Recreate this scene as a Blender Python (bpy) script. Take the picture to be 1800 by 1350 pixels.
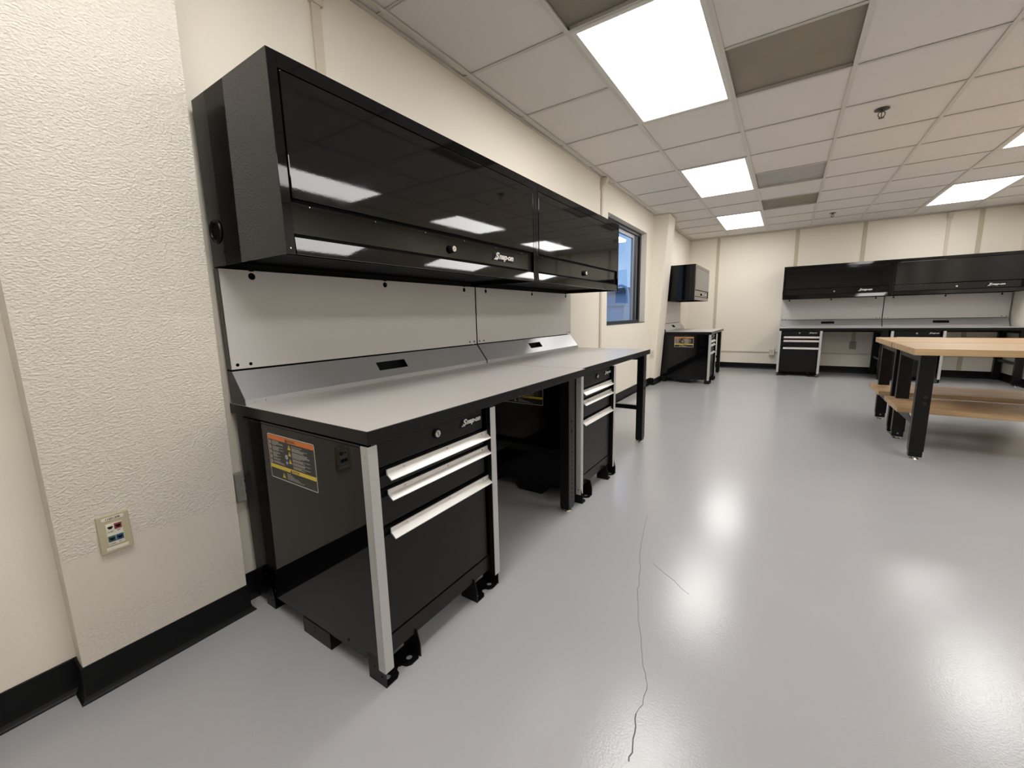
import bpy, bmesh, math, random
from mathutils import Vector, Matrix
random.seed(7)
D = bpy.data
SC = bpy.context.scene
COL = SC.collection
for o in list(D.objects):
    D.objects.remove(o)

# ------------------------------------------------------------------ camera
cam_d = D.cameras.new('camera')
cam = D.objects.new('camera', cam_d)
COL.objects.link(cam)
cam_d.sensor_width = 36.0
cam_d.lens = 722.5 / 1800 * 36
cam_d.clip_start = 0.02
RX = Vector((0.83403852, 0.55125132, -0.02239939))
RY = Vector((-0.07073432, 0.14710916, 0.98658783))
RZ = -Vector((-0.547153, 0.82126785, -0.16168709))
m = Matrix((RX, RY, RZ)).transposed().to_4x4()
m.translation = Vector((1.6796, -0.6519, 1.067))
cam.matrix_world = m
SC.camera = cam

# ------------------------------------------------------------------ world and exposure
w = D.worlds.new('world')
SC.world = w
w.use_nodes = True
nt = w.node_tree
bg = nt.nodes['Background']
tc = nt.nodes.new('ShaderNodeTexCoord')
sp = nt.nodes.new('ShaderNodeSeparateXYZ')
rp = nt.nodes.new('ShaderNodeValToRGB')
nt.links.new(tc.outputs['Generated'], sp.inputs[0])
nt.links.new(sp.outputs['Z'], rp.inputs[0])
nt.links.new(rp.outputs[0], bg.inputs[0])
rp.color_ramp.elements[0].position = 0.0
rp.color_ramp.elements[0].color = (0.46, 0.70, 1.0, 1)
rp.color_ramp.elements[1].position = 0.5
rp.color_ramp.elements[1].color = (0.20, 0.42, 0.85, 1)
bg.inputs[1].default_value = 1.2
SC.view_settings.view_transform = 'Standard'
SC.view_settings.look = 'None'
SC.view_settings.gamma = 1.0
SC.view_settings.use_curve_mapping = False
SC.view_settings.exposure = 0.0
LAMP = 12.0            # strength of the ceiling panels (their own light)


# ------------------------------------------------------------------ materials
def srgb(r, g, b):
    f = lambda c: (c / 255 / 12.92) if c / 255 <= 0.04045 else ((c / 255 + 0.055) / 1.055) ** 2.4
    return (f(r), f(g), f(b), 1.0)


def mat(name, col, rough=0.5, metal=0.0, spec=0.5, bump=None, coat=0.0, colvar=None, roughvar=None):
    """bump = (scale, strength, distance[, detail]); colvar = (scale, amount); roughvar = (scale, amount)"""
    M = D.materials.new(name)
    M.use_nodes = True
    n = M.node_tree.nodes
    l = M.node_tree.links
    b = n['Principled BSDF']
    b.inputs['Base Color'].default_value = col
    b.inputs['Roughness'].default_value = rough
    b.inputs['Metallic'].default_value = metal
    b.inputs['Specular IOR Level'].default_value = spec
    b.inputs['Coat Weight'].default_value = coat
    b.inputs['Coat Roughness'].default_value = 0.04
    t = n.new('ShaderNodeTexCoord')
    if bump:
        no = n.new('ShaderNodeTexNoise')
        no.inputs['Scale'].default_value = bump[0]
        no.inputs['Detail'].default_value = bump[3] if len(bump) > 3 else 2.0
        l.new(t.outputs['Object'], no.inputs['Vector'])
        bp = n.new('ShaderNodeBump')
        bp.inputs['Strength'].default_value = bump[1]
        bp.inputs['Distance'].default_value = bump[2]
        l.new(no.outputs['Fac'], bp.inputs['Height'])
        l.new(bp.outputs[0], b.inputs['Normal'])
    if colvar:
        no = n.new('ShaderNodeTexNoise')
        no.inputs['Scale'].default_value = colvar[0]
        no.inputs['Detail'].default_value = 4
        l.new(t.outputs['Object'], no.inputs['Vector'])
        mx = n.new('ShaderNodeMixRGB')
        mx.blend_type = 'MULTIPLY'
        mr = n.new('ShaderNodeMapRange')
        mr.inputs['From Min'].default_value = 0.3
        mr.inputs['From Max'].default_value = 0.7
        mr.inputs['To Min'].default_value = 1 - colvar[1]
        mr.inputs['To Max'].default_value = 1.0
        l.new(no.outputs['Fac'], mr.inputs['Value'])
        mx.inputs[0].default_value = 1.0
        mx.inputs[1].default_value = col
        l.new(mr.outputs[0], mx.inputs[2])
        l.new(mx.outputs[0], b.inputs['Base Color'])
    if roughvar:
        no = n.new('ShaderNodeTexNoise')
        no.inputs['Scale'].default_value = roughvar[0]
        no.inputs['Detail'].default_value = 5
        l.new(t.outputs['Object'], no.inputs['Vector'])
        mr = n.new('ShaderNodeMapRange')
        mr.inputs['From Min'].default_value = 0.5
        mr.inputs['From Max'].default_value = 0.75
        mr.inputs['To Min'].default_value = rough
        mr.inputs['To Max'].default_value = rough + roughvar[1]
        l.new(no.outputs['Fac'], mr.inputs['Value'])
        l.new(mr.outputs[0], b.inputs['Roughness'])
    return M


M = {}
WALLC = srgb(240, 233, 219)
M['wall'] = mat('wall_paint', WALLC, 0.55, bump=(60, 0.25, 0.002, 3))
M['wall_far'] = mat('wall_panel_paint', WALLC, 0.55, bump=(30, 0.1, 0.002, 3))


def stucco():
    X = mat('stucco_paint', srgb(225, 218, 206), 0.5)
    n = X.node_tree.nodes
    l = X.node_tree.links
    b = n['Principled BSDF']
    t = n.new('ShaderNodeTexCoord')
    mp = n.new('ShaderNodeMapping')
    mp.inputs['Scale'].default_value = (1, 0.85, 1.25)
    l.new(t.outputs['Object'], mp.inputs[0])
    no = n.new('ShaderNodeTexNoise')
    no.inputs['Scale'].default_value = 150
    no.inputs['Detail'].default_value = 2.0
    no.inputs['Roughness'].default_value = 0.5
    l.new(mp.outputs[0], no.inputs['Vector'])
    cr = n.new('ShaderNodeValToRGB')
    cr.color_ramp.elements[0].position = 0.38
    cr.color_ramp.elements[1].position = 0.68
    l.new(no.outputs['Fac'], cr.inputs[0])
    # a repaired, smoother patch low on the column, with its own wavy upper edge
    sx = n.new('ShaderNodeSeparateXYZ')
    l.new(t.outputs['Object'], sx.inputs[0])
    n2 = n.new('ShaderNodeTexNoise')
    n2.inputs['Scale'].default_value = 5
    l.new(t.outputs['Object'], n2.inputs['Vector'])
    ad = n.new('ShaderNodeMath')
    ad.operation = 'MULTIPLY_ADD'
    l.new(n2.outputs['Fac'], ad.inputs[0])
    ad.inputs[1].default_value = 0.10
    l.new(sx.outputs['Z'], ad.inputs[2])
    top = n.new('ShaderNodeMapRange')
    l.new(ad.outputs[0], top.inputs['Value'])
    top.inputs['From Min'].default_value = 0.475
    top.inputs['From Max'].default_value = 0.50
    bot = n.new('ShaderNodeMapRange')
    l.new(ad.outputs[0], bot.inputs['Value'])
    bot.inputs['From Min'].default_value = 0.26
    bot.inputs['From Max'].default_value = 0.33
    bot.inputs['To Min'].default_value = 0.75
    bot.inputs['To Max'].default_value = 0.06
    mxx = n.new('ShaderNodeMath')
    mxx.operation = 'MAXIMUM'
    l.new(top.outputs[0], mxx.inputs[0])
    l.new(bot.outputs[0], mxx.inputs[1])
    mu = n.new('ShaderNodeMath')
    mu.operation = 'MULTIPLY'
    l.new(cr.outputs[0], mu.inputs[0])
    l.new(mxx.outputs[0], mu.inputs[1])
    bp = n.new('ShaderNodeBump')
    bp.inputs['Strength'].default_value = 0.7
    bp.inputs['Distance'].default_value = 0.0022
    l.new(mu.outputs[0], bp.inputs['Height'])
    l.new(bp.outputs[0], b.inputs['Normal'])
    return X


M['stucco'] = stucco()
M['floor'] = mat('grey_epoxy_floor', srgb(172, 171, 173), 0.19, spec=0.5, bump=(165, 0.36, 0.0009, 2), colvar=(1.3, 0.05))
M['tile'] = mat('ceiling_tile', srgb(228, 224, 220), 0.9, bump=(240, 0.3, 0.001, 3))
M['tee'] = mat('ceiling_tee', srgb(214, 210, 202), 0.5)
M['plenum'] = mat('plenum_dark', (0.05, 0.05, 0.05, 1), 0.9)
M['panel_olive'] = mat('olive_grey_panel', srgb(150, 143, 128), 0.8, colvar=(3, 0.1))
M['panel_grey'] = mat('mid_grey_panel', srgb(182, 180, 178), 0.7, colvar=(5, 0.12))
M['lamp_frame'] = mat('lamp_frame_white', srgb(225, 222, 215), 0.5)
M['base'] = mat('black_rubber_base', (0.0045, 0.005, 0.0055, 1), 0.40, spec=0.18)
M['black'] = mat('gloss_black_paint', (0.0025, 0.0026, 0.003, 1), 0.03, spec=0.32, bump=(200, 0.03, 0.0004, 2), roughvar=(6, 0.05))
M['door'] = mat('gloss_black_door', (0.0025, 0.0026, 0.003, 1), 0.03, spec=0.46, bump=(200, 0.03, 0.0004, 2), roughvar=(6, 0.05))
M['satin'] = mat('satin_black_paint', (0.005, 0.005, 0.0055, 1), 0.33, spec=0.26, bump=(500, 0.08, 0.0004, 2))
M['matteblack'] = mat('matt_black', (0.003, 0.003, 0.003, 1), 0.7, spec=0.2)
M['greypanel'] = mat('grey_powder_coat', srgb(205, 203, 201), 0.42, metal=0.1, bump=(600, 0.05, 0.0003))
M['slope'] = mat('silver_grey_sheet', srgb(190, 190, 193), 0.30, metal=0.4, bump=(500, 0.05, 0.0003))
M['shade_bolt_grey'] = mat('side_shade_and_bolt_grey', srgb(84, 84, 84), 0.4, metal=0.3)  # riser grey with side shade put into the colour; table bolts share it
M['alu'] = mat('brushed_aluminium', srgb(225, 222, 218), 0.34, metal=0.35)
M['trimalu'] = mat('silver_trim', srgb(190, 189, 187), 0.42, metal=0.2)
M['chrome'] = mat('chrome', srgb(215, 212, 205), 0.15, metal=1.0)
M['laminate'] = mat('grey_laminate', srgb(188, 183, 178), 0.30, spec=0.5, bump=(400, 0.06, 0.0004), colvar=(4, 0.03))
M['batten'] = mat('olive_beige_batten', srgb(196, 190, 164), 0.6)
M['raceway'] = mat('cream_raceway', srgb(214, 205, 186), 0.5)
M['plate'] = mat('tan_plastic_plate', srgb(186, 178, 148), 0.4)
M['lbl'] = mat('label_white', srgb(226, 220, 205), 0.5)
M['lblwhite'] = mat('print_white', srgb(214, 210, 204), 0.5)
M['lblblack'] = mat('print_black', (0.012, 0.012, 0.012, 1), 0.3)
M['orange'] = mat('print_orange', srgb(222, 120, 50), 0.4)
M['yellow'] = mat('print_yellow', srgb(226, 200, 70), 0.4)
M['blue'] = mat('print_blue', srgb(80, 90, 170), 0.4)
M['pink'] = mat('print_pale_pink', srgb(215, 185, 180), 0.4)
M['red'] = mat('jack_red', srgb(140, 40, 45), 0.4)
M['jackblue'] = mat('jack_blue', srgb(45, 80, 125), 0.4)
M['jackgreen'] = mat('jack_green', srgb(45, 85, 80), 0.4)
M['bronze'] = mat('sprinkler_metal', srgb(105, 98, 90), 0.4, metal=0.6)
M['winframe'] = mat('dark_window_frame', srgb(30, 34, 42), 0.4, metal=0.3)
M['winlight'] = mat('grey_window_sash', srgb(150, 155, 165), 0.4, metal=0.3)
M['outletw'] = mat('outlet_white', srgb(222, 217, 206), 0.4)
M['outletg'] = mat('outlet_grey', srgb(150, 147, 140), 0.4)
M['crack'] = mat('crack_dark', srgb(105, 104, 104), 0.5)
M['ext_wall'] = mat('outside_wall', srgb(205, 208, 216), 0.8)
M['ext_roof'] = mat('outside_roof', srgb(120, 105, 105), 0.8)
M['ext_ground'] = mat('outside_ground', srgb(150, 150, 150), 0.9)
M['ext_box'] = mat('outside_box', srgb(205, 200, 200), 0.6)


def wood():
    X = mat('maple_block', srgb(205, 165, 115), 0.38)
    n = X.node_tree.nodes
    l = X.node_tree.links
    b = n['Principled BSDF']
    t = n.new('ShaderNodeTexCoord')
    oi = n.new('ShaderNodeObjectInfo')
    mp = n.new('ShaderNodeMapping')
    mp.inputs['Scale'].default_value = (1.5, 30, 30)
    l.new(t.outputs['Object'], mp.inputs[0])
    va = n.new('ShaderNodeVectorMath')
    va.operation = 'ADD'
    l.new(mp.outputs[0], va.inputs[0])
    sc = n.new('ShaderNodeVectorMath')
    sc.operation = 'SCALE'
    l.new(oi.outputs['Random'], sc.inputs['Scale'])
    sc.inputs[0].default_value = (37, 11, 5)
    l.new(sc.outputs[0], va.inputs[1])
    no = n.new('ShaderNodeTexNoise')
    no.inputs['Scale'].default_value = 1.0
    no.inputs['Detail'].default_value = 5
    l.new(va.outputs[0], no.inputs['Vector'])
    cr = n.new('ShaderNodeValToRGB')
    cr.color_ramp.elements[0].position = 0.3
    cr.color_ramp.elements[0].color = srgb(172, 139, 98)
    cr.color_ramp.elements[1].position = 0.7
    cr.color_ramp.elements[1].color = srgb(202, 171, 130)
    l.new(no.outputs['Fac'], cr.inputs[0])
    hs = n.new('ShaderNodeHueSaturation')
    mr = n.new('ShaderNodeMapRange')
    l.new(oi.outputs['Random'], mr.inputs['Value'])
    mr.inputs['To Min'].default_value = 0.84
    mr.inputs['To Max'].default_value = 1.08
    l.new(mr.outputs[0], hs.inputs['Value'])
    l.new(cr.outputs[0], hs.inputs['Color'])
    l.new(hs.outputs[0], b.inputs['Base Color'])
    return X


M['wood'] = wood()


def emitter(name, col, s):
    X = D.materials.new(name)
    X.use_nodes = True
    n = X.node_tree.nodes
    n.clear()
    e = n.new('ShaderNodeEmission')
    e.inputs[0].default_value = col
    e.inputs[1].default_value = s
    o = n.new('ShaderNodeOutputMaterial')
    X.node_tree.links.new(e.outputs[0], o.inputs[0])
    return X


M['lamp'] = emitter('panel_light', (1.0, 0.982, 0.955, 1), LAMP)


def glass():
    X = D.materials.new('window_glass')
    X.use_nodes = True
    n = X.node_tree.nodes
    l = X.node_tree.links
    n.clear()
    o = n.new('ShaderNodeOutputMaterial')
    tr = n.new('ShaderNodeBsdfTransparent')
    tr.inputs[0].default_value = (0.86, 0.9, 0.95, 1)
    gl = n.new('ShaderNodeBsdfGlossy')
    gl.inputs['Roughness'].default_value = 0.0
    mx = n.new('ShaderNodeMixShader')
    lw = n.new('ShaderNodeLayerWeight')
    lw.inputs[0].default_value = 0.5
    pw = n.new('ShaderNodeMath')
    pw.operation = 'POWER'
    l.new(lw.outputs['Facing'], pw.inputs[0])
    pw.inputs[1].default_value = 4.0
    mp = n.new('ShaderNodeMapRange')
    l.new(pw.outputs[0], mp.inputs['Value'])
    mp.inputs['To Min'].default_value = 0.03
    mp.inputs['To Max'].default_value = 0.55
    l.new(mp.outputs[0], mx.inputs[0])
    l.new(tr.outputs[0], mx.inputs[1])
    l.new(gl.outputs[0], mx.inputs[2])
    l.new(mx.outputs[0], o.inputs[0])
    return X


M['glass'] = glass()


# ------------------------------------------------------------------ mesh helpers
class MB:
    """collects shapes for ONE mesh object"""
    def __init__(s):
        s.v = []
        s.f = []
        s.m = []
        s.mats = []

    def mi(s, m):
        if m not in s.mats:
            s.mats.append(m)
        return s.mats.index(m)

    def face(s, pts, m):
        k = len(s.v)
        s.v += [tuple(p) for p in pts]
        s.f.append(tuple(range(k, k + len(pts))))
        s.m.append(s.mi(m))

    def raw(s, vs, fs, m):
        k = len(s.v)
        s.v += [tuple(p) for p in vs]
        for f in fs:
            s.f.append(tuple(k + i for i in f))
            s.m.append(s.mi(m))

    def box(s, x0, x1, y0, y1, z0, z1, m, bev=0.0):
        if x0 > x1: x0, x1 = x1, x0
        if y0 > y1: y0, y1 = y1, y0
        if z0 > z1: z0, z1 = z1, z0
        if bev <= 0:
            vs = [(x0, y0, z0), (x1, y0, z0), (x1, y1, z0), (x0, y1, z0), (x0, y0, z1), (x1, y0, z1), (x1, y1, z1), (x0, y1, z1)]
            s.raw(vs, [(3, 2, 1, 0), (4, 5, 6, 7), (0, 1, 5, 4), (1, 2, 6, 5), (2, 3, 7, 6), (3, 0, 4, 7)], m)
            return
        bm = bmesh.new()
        bmesh.ops.create_cube(bm, size=1)
        for v in bm.verts:
            v.co = Vector(((x0 + x1) / 2 + v.co.x * (x1 - x0), (y0 + y1) / 2 + v.co.y * (y1 - y0), (z0 + z1) / 2 + v.co.z * (z1 - z0)))
        bmesh.ops.bevel(bm, geom=bm.edges[:], offset=bev, segments=2, affect='EDGES', profile=0.5)
        bm.verts.index_update()
        s.raw([v.co.copy() for v in bm.verts], [[v.index for v in f.verts] for f in bm.faces], m)
        bm.free()

    def prism(s, prof, axis, a0, a1, m):
        """prof: list of 2D points (ccw); axis 'x' -> prof=(y,z), 'y' -> (x,z), 'z' -> (x,y)"""
        def P(p, a):
            return {'x': (a, p[0], p[1]), 'y': (p[0], a, p[1]), 'z': (p[0], p[1], a)}[axis]
        n = len(prof)
        vs = [P(p, a0) for p in prof] + [P(p, a1) for p in prof]
        fs = [tuple(range(n))[::-1], tuple(range(n, 2 * n))] + [(i, (i + 1) % n, n + (i + 1) % n, n + i) for i in range(n)]
        s.raw(vs, fs, m)

    def cyl(s, c, axis, r, h, m, seg=20, r2=None):
        """from c along axis by h"""
        a = Vector({'x': (1, 0, 0), 'y': (0, 1, 0), 'z': (0, 0, 1)}[axis]) if isinstance(axis, str) else Vector(axis).normalized()
        u = a.orthogonal().normalized()
        w_ = a.cross(u)
        r2 = r if r2 is None else r2
        c = Vector(c)
        vs = [c + (u * math.cos(t) + w_ * math.sin(t)) * r for t in [2 * math.pi * i / seg for i in range(seg)]]
        vs += [c + a * h + (u * math.cos(t) + w_ * math.sin(t)) * r2 for t in [2 * math.pi * i / seg for i in range(seg)]]
        fs = [tuple(range(seg))[::-1], tuple(range(seg, 2 * seg))] + [(i, (i + 1) % seg, seg + (i + 1) % seg, seg + i) for i in range(seg)]
        s.raw(vs, fs, m)

    def torus(s, c, axis, R, r, m, seg=24, k=8):
        a = Vector({'x': (1, 0, 0), 'y': (0, 1, 0), 'z': (0, 0, 1)}[axis])
        u = a.orthogonal().normalized()
        w_ = a.cross(u)
        c = Vector(c)
        vs = []
        for i in range(seg):
            t = 2 * math.pi * i / seg
            d = u * math.cos(t) + w_ * math.sin(t)
            for j in range(k):
                q = 2 * math.pi * j / k
                vs.append(c + d * (R + r * math.cos(q)) + a * r * math.sin(q))
        fs = [(i * k + j, i * k + (j + 1) % k, ((i + 1) % seg) * k + (j + 1) % k, ((i + 1) % seg) * k + j) for i in range(seg) for j in range(k)]
        s.raw(vs, fs, m)

    def plate(s, outer, holes, fn, m, thick, nrm):
        """flat sheet with holes. outer/holes 2D point lists, fn(p)->3D, extruded by thick along -nrm"""
        bm = bmesh.new()
        loops = [outer] + holes
        es = []
        for lp in loops:
            vv = [bm.verts.new((p[0], p[1], 0)) for p in lp]
            es += [bm.edges.new((vv[i], vv[(i + 1) % len(vv)])) for i in range(len(vv))]
        bmesh.ops.triangle_fill(bm, edges=es, use_beauty=True, normal=(0, 0, 1))
        bm.verts.index_update()
        co = [(v.co.x, v.co.y) for v in bm.verts]
        tris = [[v.index for v in f.verts] for f in bm.faces]
        bm.free()
        nrm = Vector(nrm).normalized()
        top = [Vector(fn(p)) for p in co]
        bot = [p - nrm * thick for p in top]
        n = len(co)
        tr = []
        for t in tris:
            a, b_, c = (top[i] for i in t)
            if (b_ - a).cross(c - a).dot(nrm) < 0:
                t = t[::-1]
            tr.append(tuple(t))
        fs = tr + [tuple(i + n for i in t[::-1]) for t in tr]
        k = 0
        for lp in loops:
            L = len(lp)
            for i in range(L):
                fs.append((k + i, k + (i + 1) % L, n + k + (i + 1) % L, n + k + i))
            k += L
        s.raw(top + bot, fs, m)

    def text(s, body, size, fn, m, shear=0.0, offset=0.0, depth=0.0, align='CENTER', xs=1.0):
        cu = D.curves.new('t', 'FONT')
        cu.body = body
        cu.size = size
        cu.shear = shear
        cu.offset = offset
        cu.extrude = depth
        cu.align_x = align
        cu.align_y = 'CENTER'
        cu.resolution_u = 3
        ob = D.objects.new('t', cu)
        COL.objects.link(ob)
        dg = bpy.context.evaluated_depsgraph_get()
        me = D.meshes.new_from_object(ob.evaluated_get(dg))
        s.raw([fn((v.co.x * xs, v.co.y, v.co.z)) for v in me.vertices], [tuple(p.vertices) for p in me.polygons], m)
        D.objects.remove(ob)
        D.meshes.remove(me)
        D.curves.remove(cu)

    def build(s, name, parent=None, smooth=False, fix=True):
        me = D.meshes.new(name)
        me.from_pydata(s.v, [], s.f)
        for x in s.mats:
            me.materials.append(M[x])
        me.polygons.foreach_set('material_index', s.m)
        if fix:
            bm = bmesh.new()
            bm.from_mesh(me)
            bmesh.ops.remove_doubles(bm, verts=bm.verts, dist=1e-6) if smooth else None
            bmesh.ops.recalc_face_normals(bm, faces=bm.faces)
            bm.to_mesh(me)
            bm.free()
        if smooth:
            me.polygons.foreach_set('use_smooth', [True] * len(me.polygons))
        me.update()
        o = D.objects.new(name, me)
        COL.objects.link(o)
        if parent:
            o.parent = parent
        return o


def simple(name, boxes, m, parent=None, bev=0.0):
    b = MB()
    for q in boxes:
        b.box(*q, m, bev)
    return b.build(name, parent)


def thing(name, label, cat, loc=(0, 0, 0), rz=0.0, group=None):
    o = D.objects.new(name, None)
    COL.objects.link(o)
    o.location = loc
    o.rotation_euler = (0, 0, rz)
    o.empty_display_size = 0.1
    o['label'] = label
    o['category'] = cat
    if group:
        o['group'] = group
    return o


def tag(o, label=None, cat=None, group=None, kind=None):
    if label: o['label'] = label
    if cat: o['category'] = cat
    if group: o['group'] = group
    if kind: o['kind'] = kind
    return o


# ------------------------------------------------------------------ room
XR, YB, YF, HC = 4.327, 8.2456, -3.3, 2.4376
R1, RW, R0, RS = 0.0643, 0.6125, 2.6326, 0.6096
HW = HC + 0.22

fl = simple('floor', [(-0.02, XR + 0.02, YF - 0.02, YB + 0.02, -0.05, 0.0)], 'floor')
tag(fl, 'glossy grey epoxy floor with a hairline crack', kind='structure')


def ribbon(pts, w0):
    b = MB()
    for i in range(len(pts) - 1):
        p, q = Vector((*pts[i], 0)), Vector((*pts[i + 1], 0))
        d = (q - p).normalized()
        s_ = Vector((-d.y, d.x, 0)) * w0 / 2
        h = Vector((0, 0, 0.0006))
        b.raw([p - s_, q - s_, q + s_, p + s_, p + h, q + h], [(0, 1, 5, 4), (2, 3, 4, 5), (0, 4, 3), (1, 2, 5)], 'crack')
    return b


cr = [(1.13, 1.46), (1.155, 1.30), (1.18, 1.17), (1.20, 1.08), (1.235, 0.97), (1.262, 0.86), (1.272, 0.80), (1.30, 0.72), (1.335, 0.62),
      (1.36, 0.55), (1.385, 0.48), (1.405, 0.44), (1.418, 0.405), (1.422, 0.35), (1.414, 0.315), (1.424, 0.28), (1.428, 0.245), (1.437, 0.21), (1.436, 0.185)]
cr2 = []
for i in range(len(cr) - 1):
    cr2.append(cr[i])
    a, b_ = cr[i], cr[i + 1]
    cr2.append(((a[0] + b_[0]) / 2 + random.uniform(-.004, .004), (a[1] + b_[1]) / 2 + random.uniform(-.003, .003)))
cr2.append(cr[-1])
ribbon(cr2[:-8], 0.0018).build('crack', fl)
ribbon(cr2[-9:], 0.0035).build('crack', fl)
ribbon([(1.27, 1.03), (1.33, 0.985), (1.375, 0.955), (1.41, 0.92), (1.44, 0.90)], 0.0018).build('crack', fl)

# left wall with window opening
WY0, WY1, WZ0, WZ1 = 3.80, 5.285, 0.950, 2.150
wl = MB()
wl.box(-0.14, 0, YF, WY0, 0, HW, 'wall')
wl.box(-0.14, 0, WY1, YB, 0, HW, 'wall')
wl.box(-0.14, 0, WY0, WY1, 0, WZ0, 'wall')
wl.box(-0.14, 0, WY0, WY1, WZ1, HW, 'wall')
wall_left = tag(wl.build('wall_left'), 'cream wall behind the long workbench, with a window', kind='structure')
# boxed columns that widen towards the ceiling
pb = MB()
f = lambda z: 0.072 + 0.034 * z
pb.prism([(-0.001, 0), (f(0), 0), (f(HC + .1), HC + .1), (-0.001, HC + .1)], 'y', -0.483, -0.052, 'stucco')
p1 = tag(pb.build('pilaster', wall_left), 'boxed column in rough stucco paint nearest the camera')
pb = MB()
g = lambda z: 0.060 + 0.060 * z
pb.prism([(-0.001, 0), (g(0), 0), (g(HC + .1), HC + .1), (-0.001, HC + .1)], 'y', 5.62, 6.0, 'wall')
p2 = tag(pb.build('pilaster', wall_left), 'boxed column beyond the window')

wb = tag(simple('wall_back', [(-0.14, XR + 0.14, YB, YB + 0.14, 0, HW)], 'wall_far'), 'cream far wall with vertical battens', kind='structure')
wr = tag(simple('wall_right', [(XR, XR + 0.14, YF, YB, 0, HW)], 'wall_far'), 'cream right wall seen past the far bench', kind='structure')
wf = tag(simple('wall_front', [(-0.14, XR + 0.14, YF - 0.14, YF, 0, HW)], 'wall_far'), 'cream wall behind the camera', kind='structure')


# cove baseboards
def base_run(p, q, nx, ny, h=0.107, b=None, e0=0.0, e1=0.0):
    """from p to q, profile out along n"""
    prof = [(0, 0), (0.017, 0), (0.0165, 0.0035), (0.012, 0.008), (0.0075, 0.016), (0.005, 0.028), (0.0045, h - 0.002), (0.003, h), (0, h)]
    b = b or MB()
    P, Q = Vector((*p, 0)), Vector((*q, 0))
    d = (Q - P).normalized()
    nn = Vector((nx, ny, 0))
    vs = [P + nn * a - d * (a * e0) + Vector((0, 0, z)) for a, z in prof] + [Q + nn * a + d * (a * e1) + Vector((0, 0, z)) for a, z in prof]
    n = len(prof)
    b.raw(vs, [tuple(range(n))[::-1], tuple(range(n, 2 * n))] + [(i, (i + 1) % n, n + (i + 1) % n, n + i) for i in range(n)], 'base')
    return b


b = MB()
x1, x2 = f(0) + 0.001, g(0) + 0.001
base_run((0, YF), (0, -0.483), 1, 0, b=b)
base_run((0, -0.484), (x1, -0.484), 0, -1, b=b, e1=1)
base_run((x1, -0.484), (x1, -0.051), 1, 0, b=b, e0=1, e1=1)
base_run((x1, -0.051), (0, -0.051), 0, 1, b=b, e0=1)
base_run((0, -0.051), (0, 5.619), 1, 0, b=b)
base_run((0, 5.619), (x2, 5.619), 0, -1, b=b, e1=1)
base_run((x2, 5.619), (x2, 6.001), 1, 0, b=b, e0=1, e1=1)
base_run((x2, 6.001), (0, 6.001), 0, 1, b=b, e0=1)
base_run((0, 6.001), (0, YB), 1, 0, b=b)
bl = b.build('baseboard_left')
tag(bl, 'black rubber cove base along the left wall and columns', kind='structure')
bb = base_run((0, YB), (XR, YB), 0, -1).build('baseboard_back')
tag(bb, 'black rubber cove base along the far wall', kind='structure')
br = base_run((XR, YF), (XR, YB), -1, 0).build('baseboard_right')
tag(br, 'black rubber cove base along the right wall', kind='structure')
bf = base_run((0, YF), (XR, YF), 0, 1).build('baseboard_front')
tag(bf, 'black rubber cove base behind the camera', kind='structure')

# battens on the far wall
for i, (x, z0) in enumerate([(0.505, 0.107), (1.73, 0.107), (2.625, 0.52), (3.905, 0.107)]):
    t = simple('trim_%d' % (i + 1), [(x - 0.025, x + 0.025, YB - 0.010, YB, z0, HC)], 'batten', bev=0.002)
    tag(t, ['olive beige batten nearest the far left corner', 'olive beige batten rising above the left end of the far cabinets',
            'olive beige batten in the middle of the far wall', 'olive beige batten at the right of the far wall'][i], kind='structure')

# ceiling
ceil = tag(simple('ceiling', [(-0.05, XR + 0.05, YF, YB, HC + 0.12, HC + 0.15)], 'plenum'), 'suspended grid ceiling with square tiles', kind='structure')
xs = [0.0] + [R1 + RW * i for i in range(7)] + [XR]
ys = [YF] + [R0 + RS * k for k in range(-9, 10)] + [YB]
rowk = list(range(-10, 10))                     # index of the row that starts at ys[j]
LIGHT = {}
for c in (2, 6):
    for k in (-6, -2, 2, 6):
        LIGHT[(c, k)] = 1
        LIGHT[(c, k + 1)] = 2
SPECIAL = {(2, -3): 'panel_olive', (3, -1): 'panel_olive', (3, 3): 'panel_grey', (3, 5): 'panel_olive'}
tmesh = {}
for c in range(8):
    for j in range(20):
        k = rowk[j]
        if (c, k) in LIGHT:
            continue
        x0, x1_ = xs[c] + 0.004, xs[c + 1] - 0.004
        y0, y1_ = ys[j] + 0.004, ys[j + 1] - 0.004
        mm = SPECIAL.get((c, k), 'tile')
        key = (round(x1_ - x0, 3), round(y1_ - y0, 3), mm)
        if key not in tmesh:
            q = MB()
            hx, hy = (x1_ - x0) / 2, (y1_ - y0) / 2
            q.box(-hx, hx, -hy, hy, 0, 0.014, mm)
            o = q.build('ceiling_tile' if mm == 'tile' else 'dark_panel', ceil)
            tmesh[key] = o
        else:
            o = tmesh[key].copy()
            COL.objects.link(o)
        o.location = ((x0 + x1_) / 2, (y0 + y1_) / 2, HC + (0.006 if mm == 'tile' else 0.022))
        if mm == 'panel_olive':
            o['label'] = 'dark olive grey blank panel'
        if mm == 'panel_grey':
            o['label'] = 'mid grey smudged blank panel'
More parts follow.
